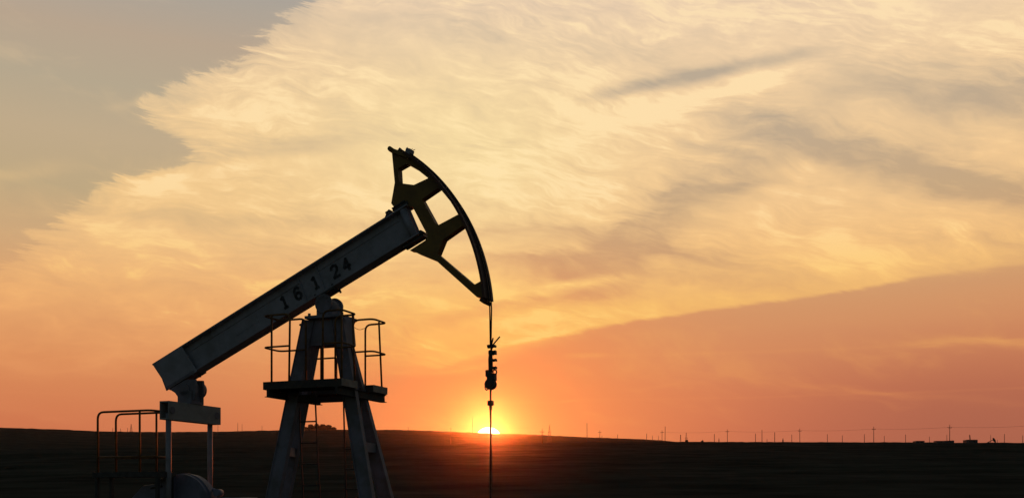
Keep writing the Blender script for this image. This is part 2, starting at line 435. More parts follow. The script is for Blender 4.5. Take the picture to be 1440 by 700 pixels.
# --- walking beam
BW = .14
t0 = Vector(P(213, 510, -BW)); t1 = Vector(P(572, 288, -BW))
b0 = Vector(P(285, 527, BW)); b1 = Vector(P(597, 333, BW))
d = ((t1-t0).normalized()+(b1-b0).normalized()).normalized(); nrm = Vector((-d.y, d.x))
o0 = (t0+t1)/2; hgt = (o0-(b0+b1)/2).dot(nrm)
def S(px, py, w): return (Vector(P(px, py, w))-o0).dot(d)         # position along the beam
def BP(s, h, w): q = o0+d*s-nrm*h; return (q.x, w, q.y)           # h measured down from the beam's top
s_l, s_r = S(213, 510, -BW), S(572, 288, -BW)
tf = .028
m = MB()
upv = (nrm.x, 0, nrm.y)
m.beam(BP(s_l+.005, hgt/2, 0), BP(s_r-.02, hgt/2, 0), .02, hgt-2*tf, upv)               # web
beam = m.build('walking_beam', GREY, pump)
s_b = S(285, 527, BW)
m = MB(); m.beam(BP(s_l, tf/2, 0), BP(s_r, tf/2, 0), 2*BW, tf, upv); m.build('top_flange', GREY, beam, bevel=.004)
m = MB(); m.beam(BP(s_b, hgt-tf/2, 0), BP(s_r, hgt-tf/2, 0), 2*BW, tf, upv); m.build('bottom_flange', GREY, beam, bevel=.004)
# cover strips under the top flange, welded stiffeners, end tube, tail box plate
m = MB()
m.beam(BP(S(268, 490, 0), .088, -.017), BP(S(417, 383, 0)-.02, .088, -.017), .014, .12, upv)
m.beam(BP(S(443.5, 370, 0)+.02, .088, -.017), BP(S(560, 308, 0), .088, -.017), .014, .12, upv)
m.build('web_doubler', GREY, beam)
for px, py in ((255,482), (417,383), (443.5,370)):
    s = S(px, py, 0)
    for sg in (-1, 1):
        m = MB(); m.beam(BP(s, tf+.002, sg*.03), BP(s, hgt-tf-.002, sg*.03), .014, .04, (0,1,0)); m.build('stiffener', GREY, beam)
m = MB()
for sg in (-1, 1):
    m.tube([BP(s_r-.13, tf+.005, sg*.055), BP(s_r-.13, hgt-tf-.005, sg*.055)], .075, 18)
m.beam(BP(s_r-.06, tf+.002, 0), BP(s_r-.06, hgt-tf-.002, 0), .02, .18, (0,1,0))
m.build('end_stiffener', GREY, beam)
m = MB()
m.beam(BP(S(345,452,0)-.28, .30, -.0125), BP(S(345,452,0)+.28, .30, -.0125), .006, .15, upv)
m.build('blank_plate', GREY, beam)
# painted figures 16 1 24, stencil strokes on the web
GL = {'1': [[(-.22,.30), (.02,.46), (.02,-.5)], [(-.16,-.5), (.2,-.5)]],
      '2': [[(-.28,.24), (-.22,.42), (0,.5), (.22,.42), (.28,.22), (.2,.02), (-.28,-.46)], [(-.3,-.47), (.3,-.47)]],
      '4': [[(.12,-.5), (.12,.5), (-.3,-.16), (.32,-.16)]],
      '6': [[(.24,.36), (.1,.49), (-.1,.48), (-.24,.3), (-.28,-.1), (-.24,-.34), (-.1,-.48), (.1,-.48), (.25,-.34), (.27,-.14), (.16,.02), (-.02,.06), (-.25,-.06)]]}
for ch, px, py in (('1',399.5,424.5), ('6',418.5,412.5), ('1',443,397), ('2',471,381.5), ('4',487,372)):
    q0 = Vector(P(px, py, -.014)); m = MB(); H_ = .235
    for st in GL[ch]:
        for p, q in zip(st, st[1:]):
            p = Vector(p); q = Vector(q); e = (q-p).normalized()*.05; p = p-e; q = q+e
            A = q0+d*(p.x*H_*.95)+nrm*(p.y*H_); B = q0+d*(q.x*H_*.95)+nrm*(q.y*H_)
            m.beam((A.x, -.0125, A.y), (B.x, -.0125, B.y), .054, .004, (0, 1, 0))
    m.build('painted_number', BLACK, beam)
# adjusting bolts on the beam's top near the head and hinge blocks
m = MB()
s = S(545, 299, -BW)
m.beam(BP(s-.05, -.045, -.06), BP(s+.05, -.045, -.06), .12, .09, upv); m.tube([BP(s-.10, -.03, -.06), BP(s+.02, -.12, -.06)], .016)
m.beam(BP(s+.10, -.03, 0), BP(s_r+.02, -.03, 0), .2, .06, upv)
m.tube([BP(s_r-.30, -.08, -.10), BP(s_r-.02, -.08, -.10)], .02)
m.tube([BP(s+.06, -.07, -.02), BP(s+.16, -.16, -.02)], .014)
m.build('hinge_bracket', STEEL, beam)
m = MB()
sb = S(574, 355, 0)
m.beam(BP(sb-.02, hgt+.03, 0), BP(s_r+.05, hgt+.03, 0), .16, .06, upv); m.cyl(BP(s_r+.03, hgt-.02, -.12), BP(s_r+.03, hgt-.02, .12), .035, 12)
m.tube([BP(sb-.05, hgt+.06, -.03), BP(sb-.02, hgt-.01, -.03)], .016)
m.build('hinge_bracket', STEEL, beam)

# --- horse head
HW = .08
sil = [(578,220), (584,223.6), (590,228), (600,235.5), (610,244), (620,253.5), (630,264), (640,276), (650,290), (658,304), (666,319.5), (673,336), (679,352), (684.5,370), (689,388), (692.5,406), (694.3,424)]
TW = .2
arc = [P(x, y, -TW) for x, y in [(px-12, py-8) for px, py in sil]]
# fit one circle through the measured arc so that the track is clean
def fit(pts):
    import numpy as np
    A = np.array([[2*p[0], 2*p[1], 1] for p in pts]); B = np.array([p[0]**2+p[1]**2 for p in pts])
    q = np.linalg.lstsq(A, B, rcond=None)[0]; return q[0], q[1], math.sqrt(q[2]+q[0]**2+q[1]**2)
far = [P(x, y, TW) for x, y in sil[8:]]+[P(x, y, -TW) for x, y in sil[:4]]
cu_, cz_, rad = fit(far)
a0 = math.atan2(P(694.3, 424, TW)[1]-cz_, P(694.3, 424, TW)[0]-cu_)
a1 = math.atan2(P(566, 212, -TW)[1]-cz_, P(566, 212, -TW)[0]-cu_)
def arcp(t, r): a = a0+(a1-a0)*t; return (cu_+r*math.cos(a), cz_+r*math.sin(a))
NA = 40
shift = (5.2, 3.6)                                                      # how far the rear face shows past the front one
def hole(pts):
    q = pts+[(x-shift[0], y-shift[1]) for x, y in pts]
    return [P(*q[i], -HW) for i in convex_hull_2d([Vector(p) for p in q])]
H1 = hole([(577,233.6), (590,241), (602,250.6), (582,260), (566,258), (565,240.4)])
H2 = hole([(621,268), (634,284), (645,301), (616.4,316.4), (598.4,283.6)])
H3 = hole([(656,321), (666,347), (672,371), (676,395), (667,400), (620.6,360.6), (629,340)])
outer = [P(x, y, -HW) for x, y in [(551,214), (555,257), (550,286), (553,290), (575,290), (580.5,291.5), (601.5,331.5), (598,338), (576,352), (583,353), (587,356), (614,367), (670.5,417.5)]]
outer = outer+[arcp(t/NA, rad-.03) for t in range(0, NA+1)]
m = MB(); m.plate(outer, [H1, H2, H3], -HW, HW)
head = m.build('horse_head', YEL, pump)
m = MB()
vs = []; fs = []
for t in range(NA+1):
    i_, o_ = arcp(t/NA, rad-.045), arcp(t/NA, rad)
    vs += [(i_[0], -TW, i_[1]), (o_[0], -TW, o_[1]), (o_[0], TW, o_[1]), (i_[0], TW, i_[1])]
for t in range(NA):
    k = t*4
    for a, b in ((0,1), (1,2), (2,3), (3,0)): fs.append((k+a, k+b, k+4+b, k+4+a))
fs += [(0,1,2,3), (NA*4+3, NA*4+2, NA*4+1, NA*4)]
m.add(vs, fs); m.build('arc_track', GLARE_RED, head)
# flanges below the spokes (seen from below as dark strips)
for a, b, wd in (((604,282), (622,270), .05), ((621,360), (632,338), .05), ((633,340), (657,324), .05)):
    pa, pb = P(*a, -HW), P(*b, -HW)
m = MB()
A, B = P(548.5, 210.5, -.12), P(577, 221, -.12)
m.beam((A[0], 0, A[1]), (B[0], 0, B[1]), .3, .07, (0,0,1)); m.cyl((A[0]+.02, -.18, A[1]), (A[0]+.02, .18, A[1]), .042, 14)
m.build('top_bar', YEL, head)
m = MB()
A = P(573.5, 214, -.05); 
m.beam((A[0], -.02, A[1]-.05), (A[0]+.035, -.02, A[1]+.05), .16, .09, (1,0,0))
for k in range(7):
    q = random.uniform(-.08, .06); m.tube([(A[0]+.03, q, A[1]+.03), (A[0]+.05+random.uniform(-.06,.07), q+random.uniform(-.05,.05), A[1]+random.uniform(.03,.09))], .006, 5)
m.build('cable_anchor', GREY, head)
A, B = P(559, 212.5, -.1), P(561, 213, -.1)
m = MB(); m.beam((A[0], -.05, A[1]), (A[0]+.05, -.05, A[1]+.05), .06, .05); m.build('lifting_lug', STEEL, head)
m = MB(); a_ = arcp(0, rad-.06)
m.beam((a_[0]-.05, 0, a_[1]+.0), (a_[0]+.035, 0, a_[1]-.06), .30, .07, (0,0,1)); m.build('toe_block', GLARE_RED, head)

# --- centre bearing and Samson post
m = MB()
c0 = P(454.5, 426.5, -.19)
m.cyl((c0[0], -.20, c0[1]), (c0[0], -.145, c0[1]), .175, 36)
m.cyl((c0[0]+.02, -.16, c0[1]-.045), (c0[0]+.02, .24, c0[1]-.045), .15, 36)
m.cyl((c0[0]+.02, .142, c0[1]), (c0[0]+.01, .22, c0[1]-.01), .165, 36)
m.box(c0[0]-.16, c0[0]+.18, -.17, .23, c0[1]-.22, c0[1]-.1)
for k in range(5):
    t = R(20+35*k); m.cyl((c0[0]+.12*math.cos(t), -.215, c0[1]+.12*math.sin(t)), (c0[0]+.12*math.cos(t), -.19, c0[1]+.12*math.sin(t)), .015, 8)
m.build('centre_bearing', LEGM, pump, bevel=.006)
m = MB(); bs = [BP((s_b+s_r)/2, 0, 0)]
sadd = S(462, 415, 0)
m.beam(BP(sadd-.2, hgt+.016, 0), BP(sadd+.2, hgt+.016, 0), .27, .03, upv)
for k in (-1, 1):
    for q in (-1, 1): m.cyl(BP(sadd+k*.2, hgt-.06, q*.11), BP(sadd+k*.2, hgt+.07, q*.11), .022, 8)
m.build('bearing_saddle', STEEL, pump)
zt = P(465, 445, -.3)[1]
post = None
m = MB()
u0, u1 = P(428, 443, -.3)[0], P(477, 445, -.3)[0]
m.box(u0, u1, -.30, .34, zt-.005, zt+.05)
for k in (-1, 1):
    for q in (.1, .6, .95):
        uu = u0+(u1-u0)*q; m.cyl((uu, k*.25, zt+.04), (uu, k*.25, zt+.10), .028, 8)
post = m.build('samson_post', LEGM, pump, bevel=.005)
m = MB(); a_, b_ = P(432, 450, -.2)[0], P(492, 450, -.2)[0]
zb = P(465, 484, -.2)[1]
ca, cb = P(440, 447, -.17)[0], P(484, 447, -.17)[0]; cc, cd = P(432, 484, -.2)[0], P(486, 484, -.2)[0]
m.plate([(ca, zt-.006), (cb, zt-.006), (cd, zb), (cc, zb)], [], -.17, .17)
m.build('head_plate', LEGM, post)
# legs: (top px, bottom px at the frame's lower edge) -> prolonged to the foundation
def wl(z): return .145+(zt-z)*(.365-.145)/(zt-1.6)
def leg(sg, xt, yt, xb, name='leg'):
    zt_ = P(xt, yt, sg*wl(zt))[1]; ut = P(xt, yt, sg*wl(zt_))[0]
    ub = P(xb, 700, sg*wl(1.6))[0]
    k = (ub-ut)/(zt_-1.6)
    top = (ut-k*(zt-.008-zt_), sg*wl(zt-.008), zt-.008); bot = (ut+k*(zt_-.42), sg*wl(.42), .42)
    m = MB(); m.ibeam(top, bot, .27, .2, .022, .2, (0, 1, 0)) if False else None
    m = MB()
    # open channel section: a web facing outwards with two edge flanges
    m.beam(top, bot, .225, .06, (0,1,0), .245, .07)
    for e in (-1, 1):
        ta = Vector(top)+Vector((e*.122, 0, 0)); bo = Vector(bot)+Vector((e*.133, 0, 0))
        m.beam(ta, bo, .016, .10, (0,1,0), .018, .11)
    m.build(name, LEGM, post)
    return lambda z: (ut+k*(zt_-z), sg*wl(z), z)
nl = leg(-1, 434.5, 452, 384)
nr = leg(-1, 476, 452, 516.5)
fl = leg(1, 446, 452, 399)
fr = leg(1, 478.5, 452, 543)
def cross(fa, fb, py, h, name='cross_member'):
    z = P(465, py, 0)[1]
    m = MB(); a_, b_ = Vector(fa(z)), Vector(fb(z)); e = (b_-a_).normalized()
    m.beam(a_+e*.08, b_-e*.08, .18, h, (0,0,1)); m.build(name, LEGM, post)
cross(nr, fr, 630, .17); cross(nl, fl, 634, .17)
cross(nr, fr, 720, .16); cross(nl, fl, 720, .16)

# --- walkways either side of the post
ZD = 3.71
UL, UR = -.83, .82
def railing(parent, pts, r, mids, posts, zt_, zb_):
    m = MB()
    m.tube(rnd_path(pts, .13), r)
    for p in mids: m.tube(rnd_path(p, .12), r*.9)
    for a_, b_ in posts: m.tube([a_, b_], r)
    return m.build('railing', RAIL, parent)
for sg in (-1, 1):
    y0, y1 = (-.82, -.30) if sg < 0 else (.30, .82)
    m = MB(); m.box(UL+.02, UR-.02, y0+.02, y1-.02, ZD-.05, ZD-.01)
    wk = m.build('walkway', DECK, pump)
    m = MB(); m.box(UL, UR-.006, y0, y0+.02, ZD-.14, ZD); m.box(UL, UR-.006, y1-.02, y1, ZD-.14, ZD); m.box(UL, UL+.02, y0+.021, y1-.021, ZD-.14, ZD-.002)
    m.build('edge_channel', DECK, wk)
    m = MB(); m.box(UR-.005, UR+.015, y0, y1, ZD-.13, ZD-.001); m.build('end_plate', DECKLIT, wk)
    zr, zm = 4.91, 4.26
    r = .019
    if sg < 0:
        zr = P(375, 443.5, y0)[1]; zm = P(375, 488, y0)[1]
        ul = UL+.0; upost = P(406.5, 535, y0)[0]
        pf = (P(430, 470, y1)[0])
        railing(wk, [(upost, y0, ZD), (upost+.02, y0, zr), (ul, y0, zr), (ul, y1, zr), (pf, y1, zr), (pf, y1, ZD)], r,
                [[(upost+.01, y0, zm), (ul, y0, zm), (ul, y1, zm), (pf, y1, zm)]],
                [((P(382,535,y0)[0], y0, ZD), (P(382,535,y0)[0], y0, zr))], zr, ZD)
        ua, ub = P(454, 530, y0)[0], UR
        us = P(471.5, 530, y1)[0]
        railing(wk, [(ua, y0, ZD), (ua, y0, zr), (ub, y0, zr), (ub, y1, zr), (us, y1, zr), (us, y1, ZD)], r,
                [[(ua, y0, zm), (ub, y0, zm), (ub, y1, zm), (us, y1, zm)]],
                [((ub-.02, y0+.03, ZD), (ub-.02, y0+.03, zr)), ((UR-.01, y1-.06, ZD), (UR-.05, y1-.06, zr))], zr, ZD)
    else:
        zr = P(513, 449, y0)[1]; zm = P(513, 494, y0)[1]
        ua = P(496.5, 470, y0)[0]; us = P(513.7, 500, y1)[0]; ub = UR
        railing(wk, [(ua, y0, ZD), (ua, y0, zr), (ub, y0, zr), (ub, y1, zr), (us, y1, zr), (us, y1, ZD)], r,
                [[(ua, y0, zm), (ub, y0, zm), (ub, y1, zm), (us, y1, zm)]],
                [((UR-.01, .64, ZD), (UR-.06, .62, zr))], zr, ZD)
        ua = P(451.5, 500, y1)[0]; ul = UL
        railing(wk, [(ua, y1, ZD), (ua, y1, zr), (ul, y1, zr), (ul, y0, zr), (ul+.25, y0, zr), (ul+.25, y0, ZD)], r,
                [[(ua+.3, y1, zm), (ul, y1, zm), (ul, y0, zm), (ul+.25, y0, zm)]],
                [((ua+.35, y1, ZD), (ua+.35, y1, zm))], zr, ZD)
        m = MB(); pa, pb = Vector(P3(496, 458, .3)), Vector(P3(513, 461, .82))
        m.tube([pa*(1-t)+pb*t-Vector((0, 0, .05*math.sin(math.pi*t))) for t in [k/8 for k in range(9)]], .005, 5); m.build('wire', STEEL, wk)
for uu in (UL+.13, UR-.09):
    m = MB(); z = ZD-.15
    m.beam((uu, -.86, z-.06), (uu, .86, z-.06), .05, .115, (0,0,1)); m.beam((uu, -.87, z-.124), (uu, .87, z-.124), .12, .012, (0,0,1)); m.beam((uu, -.86, z+.002), (uu, .86, z+.002), .12, .012, (0,0,1))
    m.build('walkway_bearer', DECK, pump)
m = MB(); z = ZD-.2
m.box(P(412,548,-.24)[0], P(450,548,-.24)[0]-.08, -.27, -.20, z-.13, z+.0); m.box(UL+.2, UR-.2, .2, .27, z-.1, z)
m.build('walkway_bearer', DECK, pump)

# --- ladders
def ladder(w, xa, ya, xb, wid, rungs, hidden):
    a_ = Vector(P3(xa, ya, w)); b_ = Vector(P3(xb, 700, w)); dd = (b_-a_)/(a_.z-b_.z)
    a_ = a_-dd*(ZD-.05-a_.z)*1. if False else a_+dd*(a_.z-(ZD-.06))
    e = b_+dd*(b_.z-.45)
    m = MB()
    for k in (0, wid): m.tube([a_+Vector((k, 0, 0)), e+Vector((k, 0, 0))], .016, 8)
    lad = m.build('ladder', DECK, pump)
    z0 = P(xa, rungs[0], w)[1]; z1 = P(xa, rungs[1], w)[1]; st = z0-z1; z = z0
    while z > .5:
        q = a_+dd*(a_.z-z); m = MB(); m.tube([q, q+Vector((wid, 0, 0))], .014, 8); m.build('rung', DECK, lad); z -= st
ladder(-.12, 443.3, 560, 449.5, -.36, (592, 622), 0)
ladder(.12, 483.3, 570, 486.5, .36, (631, 659), 0)

# --- equalizer, rear joint, pitman arms
ue, ze0, ze1 = -3.0, 3.10, 3.455
m = MB(); th = .016; uf = ue-.22
for y0_, y1_, x0_, x1_, z0_, z1_ in ((-.775,.775,ue-.02,ue,ze0,ze1),):
    m.box(x0_, x1_, y0_, y1_, z0_, z1_)
m.box(uf, ue-.021, -.775, .775, ze1-.03, ze1-.001); m.box(uf, ue-.021, -.775, .775, ze0+.001, ze0+.03)
m.box(uf, uf+.02, -.775, .775, ze0+.031, ze1-.031)
eq = m.build('equalizer', EQM, pump, bevel=.003)
for k in (-.68, .66):
    m = MB(); m.cyl((ue-.01, k, (ze0+ze1)/2), (ue+.012, k, (ze0+ze1)/2), .07, 20); m.build('pin_cover', LEGM, eq)
m = MB()
j0 = P(257, 546, -.14)
for w0_, w1_ in ((-.12, -.06), (.10, .16)):
    pts = [P(x, y, -.12) for x, y in ((238,547), (246,552), (250,558), (252,567), (266,567), (272,562), (275,552), (275,541), (274,533), (262,533))]
    m.plate(pts, [], w0_, w1_)
m.cyl((j0[0]+.04, -.15, j0[1]-.03), (j0[0]+.04, .24, j0[1]-.03), .125, 28)
m.cyl((j0[0]+.06, .02, j0[1]), (j0[0]+.06, .32, j0[1]), .16, 28)
m.box(j0[0]-.12, j0[0]+.22, -.15, .22, ze1, j0[1]-.05)
m.build('rear_joint', LEGM, pump, bevel=.005)
for w0_ in (-.142, .126):
    m = MB(); m.plate([P(x, y, -.14) for x, y in ((214.2,511.6), (255,486.6), (277.5,521.5), (237,546.5))], [], w0_, w0_+.016); m.build('tail_plate', GREY, beam)
m = MB(); sj0, sj1 = S(240, 545, 0), S(284, 518, 0)
hz = hgt-tf
m.beam(BP(sj0, hz+.018, 0), BP(sj1-.1, hz+.018, 0), .30, .04, upv)
for q in (sj0+.06, sj1-.17):
    for k in (-.1, .1): m.cyl(BP(q, hz-.05, k), BP(q, hz+.075, k), .024, 8)
m.build('joint_flange', LEGM, pump)
arms = []
for xx, w in ((237, -.70), (295.3, .70)):
    uu = P(xx, 640, w)[0]
    m = MB(); m.cyl((uu, w, ze0+.12 if w < 0 else ze0+.02), (uu, w, 1.18), .052, 16); m.tube([(uu, w, 1.1), (uu, w, 1.3)], .085, 16)
    m.build('pitman_arm', GREY, pump); arms.append(uu)
# --- cranks with counterweights, gearbox and covers
for w, uu in ((-.70, arms[0]), (.70, arms[1])):
    m = MB(); sg = 1 if w > 0 else -1
    m.beam((uu-.12, w-sg*.11, 1.17), (uu+1.25, w-sg*.11, 1.22), .10, .26, (0,0,1)); m.cyl((uu, w-sg*.2, 1.18), (uu, w+sg*.11, 1.18), .06, 16)
    m.build('crank', LEGM, pump)
m = MB()
gu = arms[0]+1.05
m.box(gu-.45, gu+.45, -.38, .38, .5, 1.5); m.box(gu-.3, gu+.3, -.3, .3, 1.5, 1.62); m.cyl((gu, -.86, 1.2), (gu, .86, 1.2), .09, 20)
m.build('gearbox', LEGM, pump, bevel=.03)
# domed blue-grey cover: half disc with a rim, seen at the frame's lower edge
wc = -.42
cu0, cz0 = P(254, 711, wc); rr = P(254, 666, wc)[1]-cz0
N_ = 28; prof = [(cu0+rr*math.cos(math.pi*k/N_)*1.05, cz0+rr*math.sin(math.pi*k/N_)) for k in range(N_+1)]
prof = prof+[(cu0-rr*1.05, .62), (cu0+rr*1.05, .62)]
m = MB(); m.plate(prof, [], wc, wc+.30)
cov = m.build('drive_cover', HOUS, pump, bevel=.035)
m = MB()
inner = [(cu0+(rr+.018)*math.cos(math.pi*k/N_)*1.05, cz0+(rr+.018)*math.sin(math.pi*k/N_)) for k in range(N_+1)]
outer_ = inner+[(cu0+(rr-.05)*math.cos(math.pi*k/N_)*1.05, cz0+(rr-.05)*math.sin(math.pi*k/N_)) for k in range(N_, -1, -1)]
m.plate(outer_, [], wc+.10, wc+.16); m.build('cover_rim', HOUS, cov)
m = MB(); q = P(309, 691, wc+.2)
m.tube([(q[0]-.16, wc+.2, q[1]+.04), (q[0], wc+.2, q[1]-.02)], .04, 10); m.cyl((q[0]-.03, wc+.12, q[1]-.02), (q[0]-.03, wc+.28, q[1]-.02), .07, 12); m.build('cover_latch', HOUS, cov)
m = MB()
sl_ = [P(x, y, wc-.12) for x, y in ((180,704), (200,682), (215,680), (224,673.5), (234,669), (240,668), (240,704))]
sl_ += [(sl_[-1][0], .6), (sl_[0][0], .6)]
m.plate(sl_, [], wc-.12, wc+.22); m.build('drive_cover', HOUS, pump, bevel=.03)
m = MB()
a_, b_ = P(212, 686, wc-.14), P(227, 683, wc-.14)
m.beam((a_[0], wc-.135, a_[1]), (b_[0], wc-.135, b_[1]), .03, .03); m.build('cover_handle', STEEL, pump)
# skid and footing
m = MB()
for k in (-.62, .62): m.ibeam((-4.9, k, .28), (2.0, k, .28), .2, .26, .02, .02, (0,0,1))
for uu in (-4.7, -3.4, -2.2, -1.2, 1.2, 1.85): m.box(uu-.06, uu+.06, -.51, .51, .17, .39)
m.build('skid', LEGM, pump)
m = MB(); m.box(-5.2, 2.3, -1.1, 1.1, -.1, .145); m.build('footing', SOIL, pump)
m = MB(); m.box(gu-.5, gu+.5, -.45, .45, .415, .495); m.build('gearbox_pedestal', LEGM, pump)
m = MB(); m.cyl((-4.6, -.3, .75), (-4.0, -.3, .75), .22, 24); m.box(-4.55, -4.05, -.5, -.1, .41, .56); m.build('motor', LEGM, pump)

# ------------------------------------------------------------------ cable, carrier and polished rod hanging from the head
def Wp(u, w, z): return (RX+u*CP+w*SP, RY-u*SP+w*CP, z)
ur = P(690, 590, 0)[0]
hang = empty('rod_hanger', Wp(ur, 0, 0), -PSI, 'clamped wire rope and polished rod hanging from the horse head before the sun', 'rod hanger')
off = (ur, 0, 0)
zc = P(688, 487, 0)[1]
tang = min(range(NA+1), key=lambda t: abs(arcp(t/NA, rad)[1]-cz_) ) if a0 < 0 else 0
for k in (-1, 1):
    path = []
    for t in range(NA, -1, -1):
        q = arcp(t/NA, rad+.016); path.append((q[0], k*.045, q[1]))
    path += [(ur+.0, k*.04, path[-1][2]-.15), (ur, k*.014, zc)]
    m = MB(); m.tube(path, .013, 8); m.build('wire_rope', ROPE, hang, off)
def hz_(py): return P(690, py, 0)[1]
U_ = lambda px: P(px, 500, 0)[0]
m = MB()
m.tube([(U_(689.3), 0, hz_(500)), (U_(691.2), 0, hz_(485)), (U_(694), -.02, hz_(475.5))], .014, 6)
m.tube([(U_(689.8), 0, hz_(497)), (U_(693), .01, hz_(484.5)), (U_(702), .03, hz_(473.4))], .014, 6)
m.build('rope_tail', ROPE, hang, off)
for x0, x1, yy in ((686,697,486.8), (688,697.5,494.5), (688,697.5,497), (689,698,506.3), (688,698,517)):
    m = MB(); zz = hz_(yy)
    m.beam((U_(x0), 0, zz+.004), (U_(x1), 0, zz-.004), .08, .036, (0,0,1)); m.tube([(U_(x1-2.5), -.04, zz-.015), (U_(x1-2.5), .04, zz+.012)], .024, 8)
    m.cyl((U_(x0+1.5), 0, zz-.03), (U_(x0+1.5), 0, zz+.03), .028, 8)
    m.build('rope_clamp', STEEL, hang, off)
m = MB(); m.tube([(U_(690), 0, hz_(494)), (U_(689.8), 0, hz_(505)), (U_(690), 0, hz_(522))], [.03, .042, .04], 10); m.build('rope_sleeve', ROPE, hang, off)
m = MB(); m.box(U_(684), U_(691), -.05, .05, hz_(529.5), hz_(520)); m.box(U_(686), U_(697), -.06, .06, hz_(535), hz_(525)); m.build('carrier_bar', STEEL, hang, off, bevel=.008)
m = MB(); cx, cz2 = U_(695.5), hz_(523)
m.tube([(cx+.035*math.cos(t), .01, cz2+.04*math.sin(t)) for t in [2*math.pi*k/16 for k in range(17)]], .012, 7); m.build('shackle', STEEL, hang, off)
m = MB(); cx, cz2 = U_(690), hz_(540)
m.cyl((cx, -.045, cz2), (cx, .045, cz2), .083, 24); m.cyl((cx, -.06, cz2), (cx, -.03, cz2), .093, 24); m.cyl((cx, .03, cz2), (cx, .06, cz2), .093, 24)
m.build('thimble', STEEL, hang, off)
m = MB(); m.tube([(cx-.06+.035*math.cos(t), -.03, cz2-.05+.05*math.sin(t)) for t in [2*math.pi*k/16 for k in range(17)]], .011, 7); m.build('shackle', STEEL, hang, off)
m = MB(); m.cyl((ur, 0, hz_(546)), (ur, 0, .75), .0165, 10); m.build('polished_rod', STEEL, hang, off)
m = MB(); m.box(ur-.045, ur+.045, -.045, .045, hz_(570), hz_(563)); m.cyl((ur, 0, hz_(576)), (ur, 0, hz_(570)), .026, 10); m.build('rod_clamp', STEEL, hang, off, bevel=.008)
well = empty('wellhead', Wp(ur, 0, 0), -PSI, 'steel wellhead on the ground under the polished rod', 'wellhead')
m = MB(); m.cyl((0,0,0), (0,0,.5), .11, 20); m.cyl((0,0,.28), (0,0,.33), .2, 20); m.tube([(-.4,0,.42), (.4,0,.42)], .045, 12); m.build('casing', STEEL, well)
m = MB(); m.cyl((0,0,.5), (0,0,.78), .06, 16); m.build('stuffing_box', STEEL, well)

# ------------------------------------------------------------------ service platform left of the pump
w0, w1 = -1.0, -.50
zd = P(175, 663, w0)[1]
pu0, pu1 = P(130, 663, w0)[0], P(222, 663, w0)[0]
serv = empty('service_platform', Wp((pu0+pu1)/2, (w0+w1)/2, 0), -PSI, 'small dark service platform with a bent pipe railing left of the pump jack', 'platform')
off = ((pu0+pu1)/2, (w0+w1)/2, 0)
m = MB(); m.box(pu0, pu1, w0, w1, zd-.10, zd); m.build('deck', STEEL, serv, off)
zr = P(170, 578, w0)[1]; zm = P(170, 642, w0)[1]
ua, ub = P(137.5, 620, w0)[0], P(205, 578, w0)[0]+.12; uc = P(163, 620, w1)[0]
m = MB()
m.tube(rnd_path([(ua, w0, zd), (ua, w0, zr), (ub, w0, zr), (ub, w1, zr), (uc, w1, zr), (uc, w1, zd)], .14), .021)
m.tube([(ua, w0, zm), (ub, w0, zm), (ub, w1, zm), (uc, w1, zm)], .018)
for px, w in ((196.5, w0), (220, w1)):
    q = P(px, 620, w)[0]; m.tube([(q, w, zd), (q, w, zr)], .02)
m.build('railing', RAIL, serv, off)
for uu in (pu0+.06, pu1-.06):
    for w in (w0+.06, w1-.06):
        m = MB(); m.box(uu-.03, uu+.03, w-.03, w+.03, 0, zd-.101); m.build('leg', STEEL, serv, off)

# ------------------------------------------------------------------ things along the horizon
def at(px, dist):
    x = (px-720)/F*dist; return x, dist
def top_z(py, dist): return EYE+(700-py)/F*dist
GP = 'wooden power poles of the line along the horizon'
def power_pole(px, ytop, dist, label):
    x, y = at(px, dist); zb_ = ground(x, y)-.4; h = top_z(ytop, dist)-zb_
    o = empty('power_pole', (x, y, zb_), random.uniform(-.1, .1), label, 'power pole', GP)
    lean = random.uniform(-.012, .022)*h
    m = MB(); m.tube([(lean*-1, 0, 0), (0, 0, h)], [.26, .17], 8); m.build('pole', WOOD, o)
    m = MB(); m.box(-1.3, 1.3, -.14, .14, h-1.75, h-1.5); m.build('crossarm', WOOD, o)
    for q in (-1.2, 1.2, 0):
        zz = h-1.5 if q else h
        m = MB(); m.tube([(q, 0, zz), (q, 0, zz+.2), (q, 0, zz+.42)], [.10, .13, .07], 8); m.build('insulator', FARM, o)
    return (x, y, zb_+h), (x, y, zb_+h-1.2)
line = [
    (1335.6, 597.5, 640, 'wooden power pole with a crossarm, tallest on the right, standing between two dark low sheds'),
    (1228.7, 600, 690, 'slightly leaning wooden power pole with a crossarm, second tall one from the right'),
    (1124.6, 602.5, 740, 'wooden power pole with a crossarm, first tall one right of the square stub'),
    (1022.8, 603.7, 800, 'thick wooden power pole with a crossarm to the right of the two round bushes'),
    (931, 605, 860, 'wooden power pole with a crossarm close beside a taller bare mast'),
    (843.5, 605, 930, 'wooden power pole with a crossarm right of the tallest bare mast nearest the sun'),
    (762.4, 603, 590, 'wooden power pole with its foot low on the slope, right beside a lattice pylon'),
    (634, 600.5, 1250, 'short power pole with a crossarm on the hill crest left of the sun'),
]
tops = [power_pole(*a) for a in line]
def wire(p, q, name, label):
    m = MB(); p = Vector(p); q = Vector(q); n = 14; sag = (p-q).length*.012
    m.tube([p.lerp(q, k/n)-Vector((0, 0, sag*4*(k/n)*(1-k/n))) for k in range(n+1)], .05, 5)
    o = m.build(name, STEEL); tag(o, label, 'power line', 'overhead wires along the horizon'); return o
nm = ['the pole between the sheds', 'the leaning crossarm pole', 'the crossarm pole by the stub', 'the thick pole by the bushes', 'the crossarm pole by a mast']
xe, ye = at(1445, 600); e_top = (xe, ye, top_z(599.5, 600))
x2, y2 = at(1475, 590); 
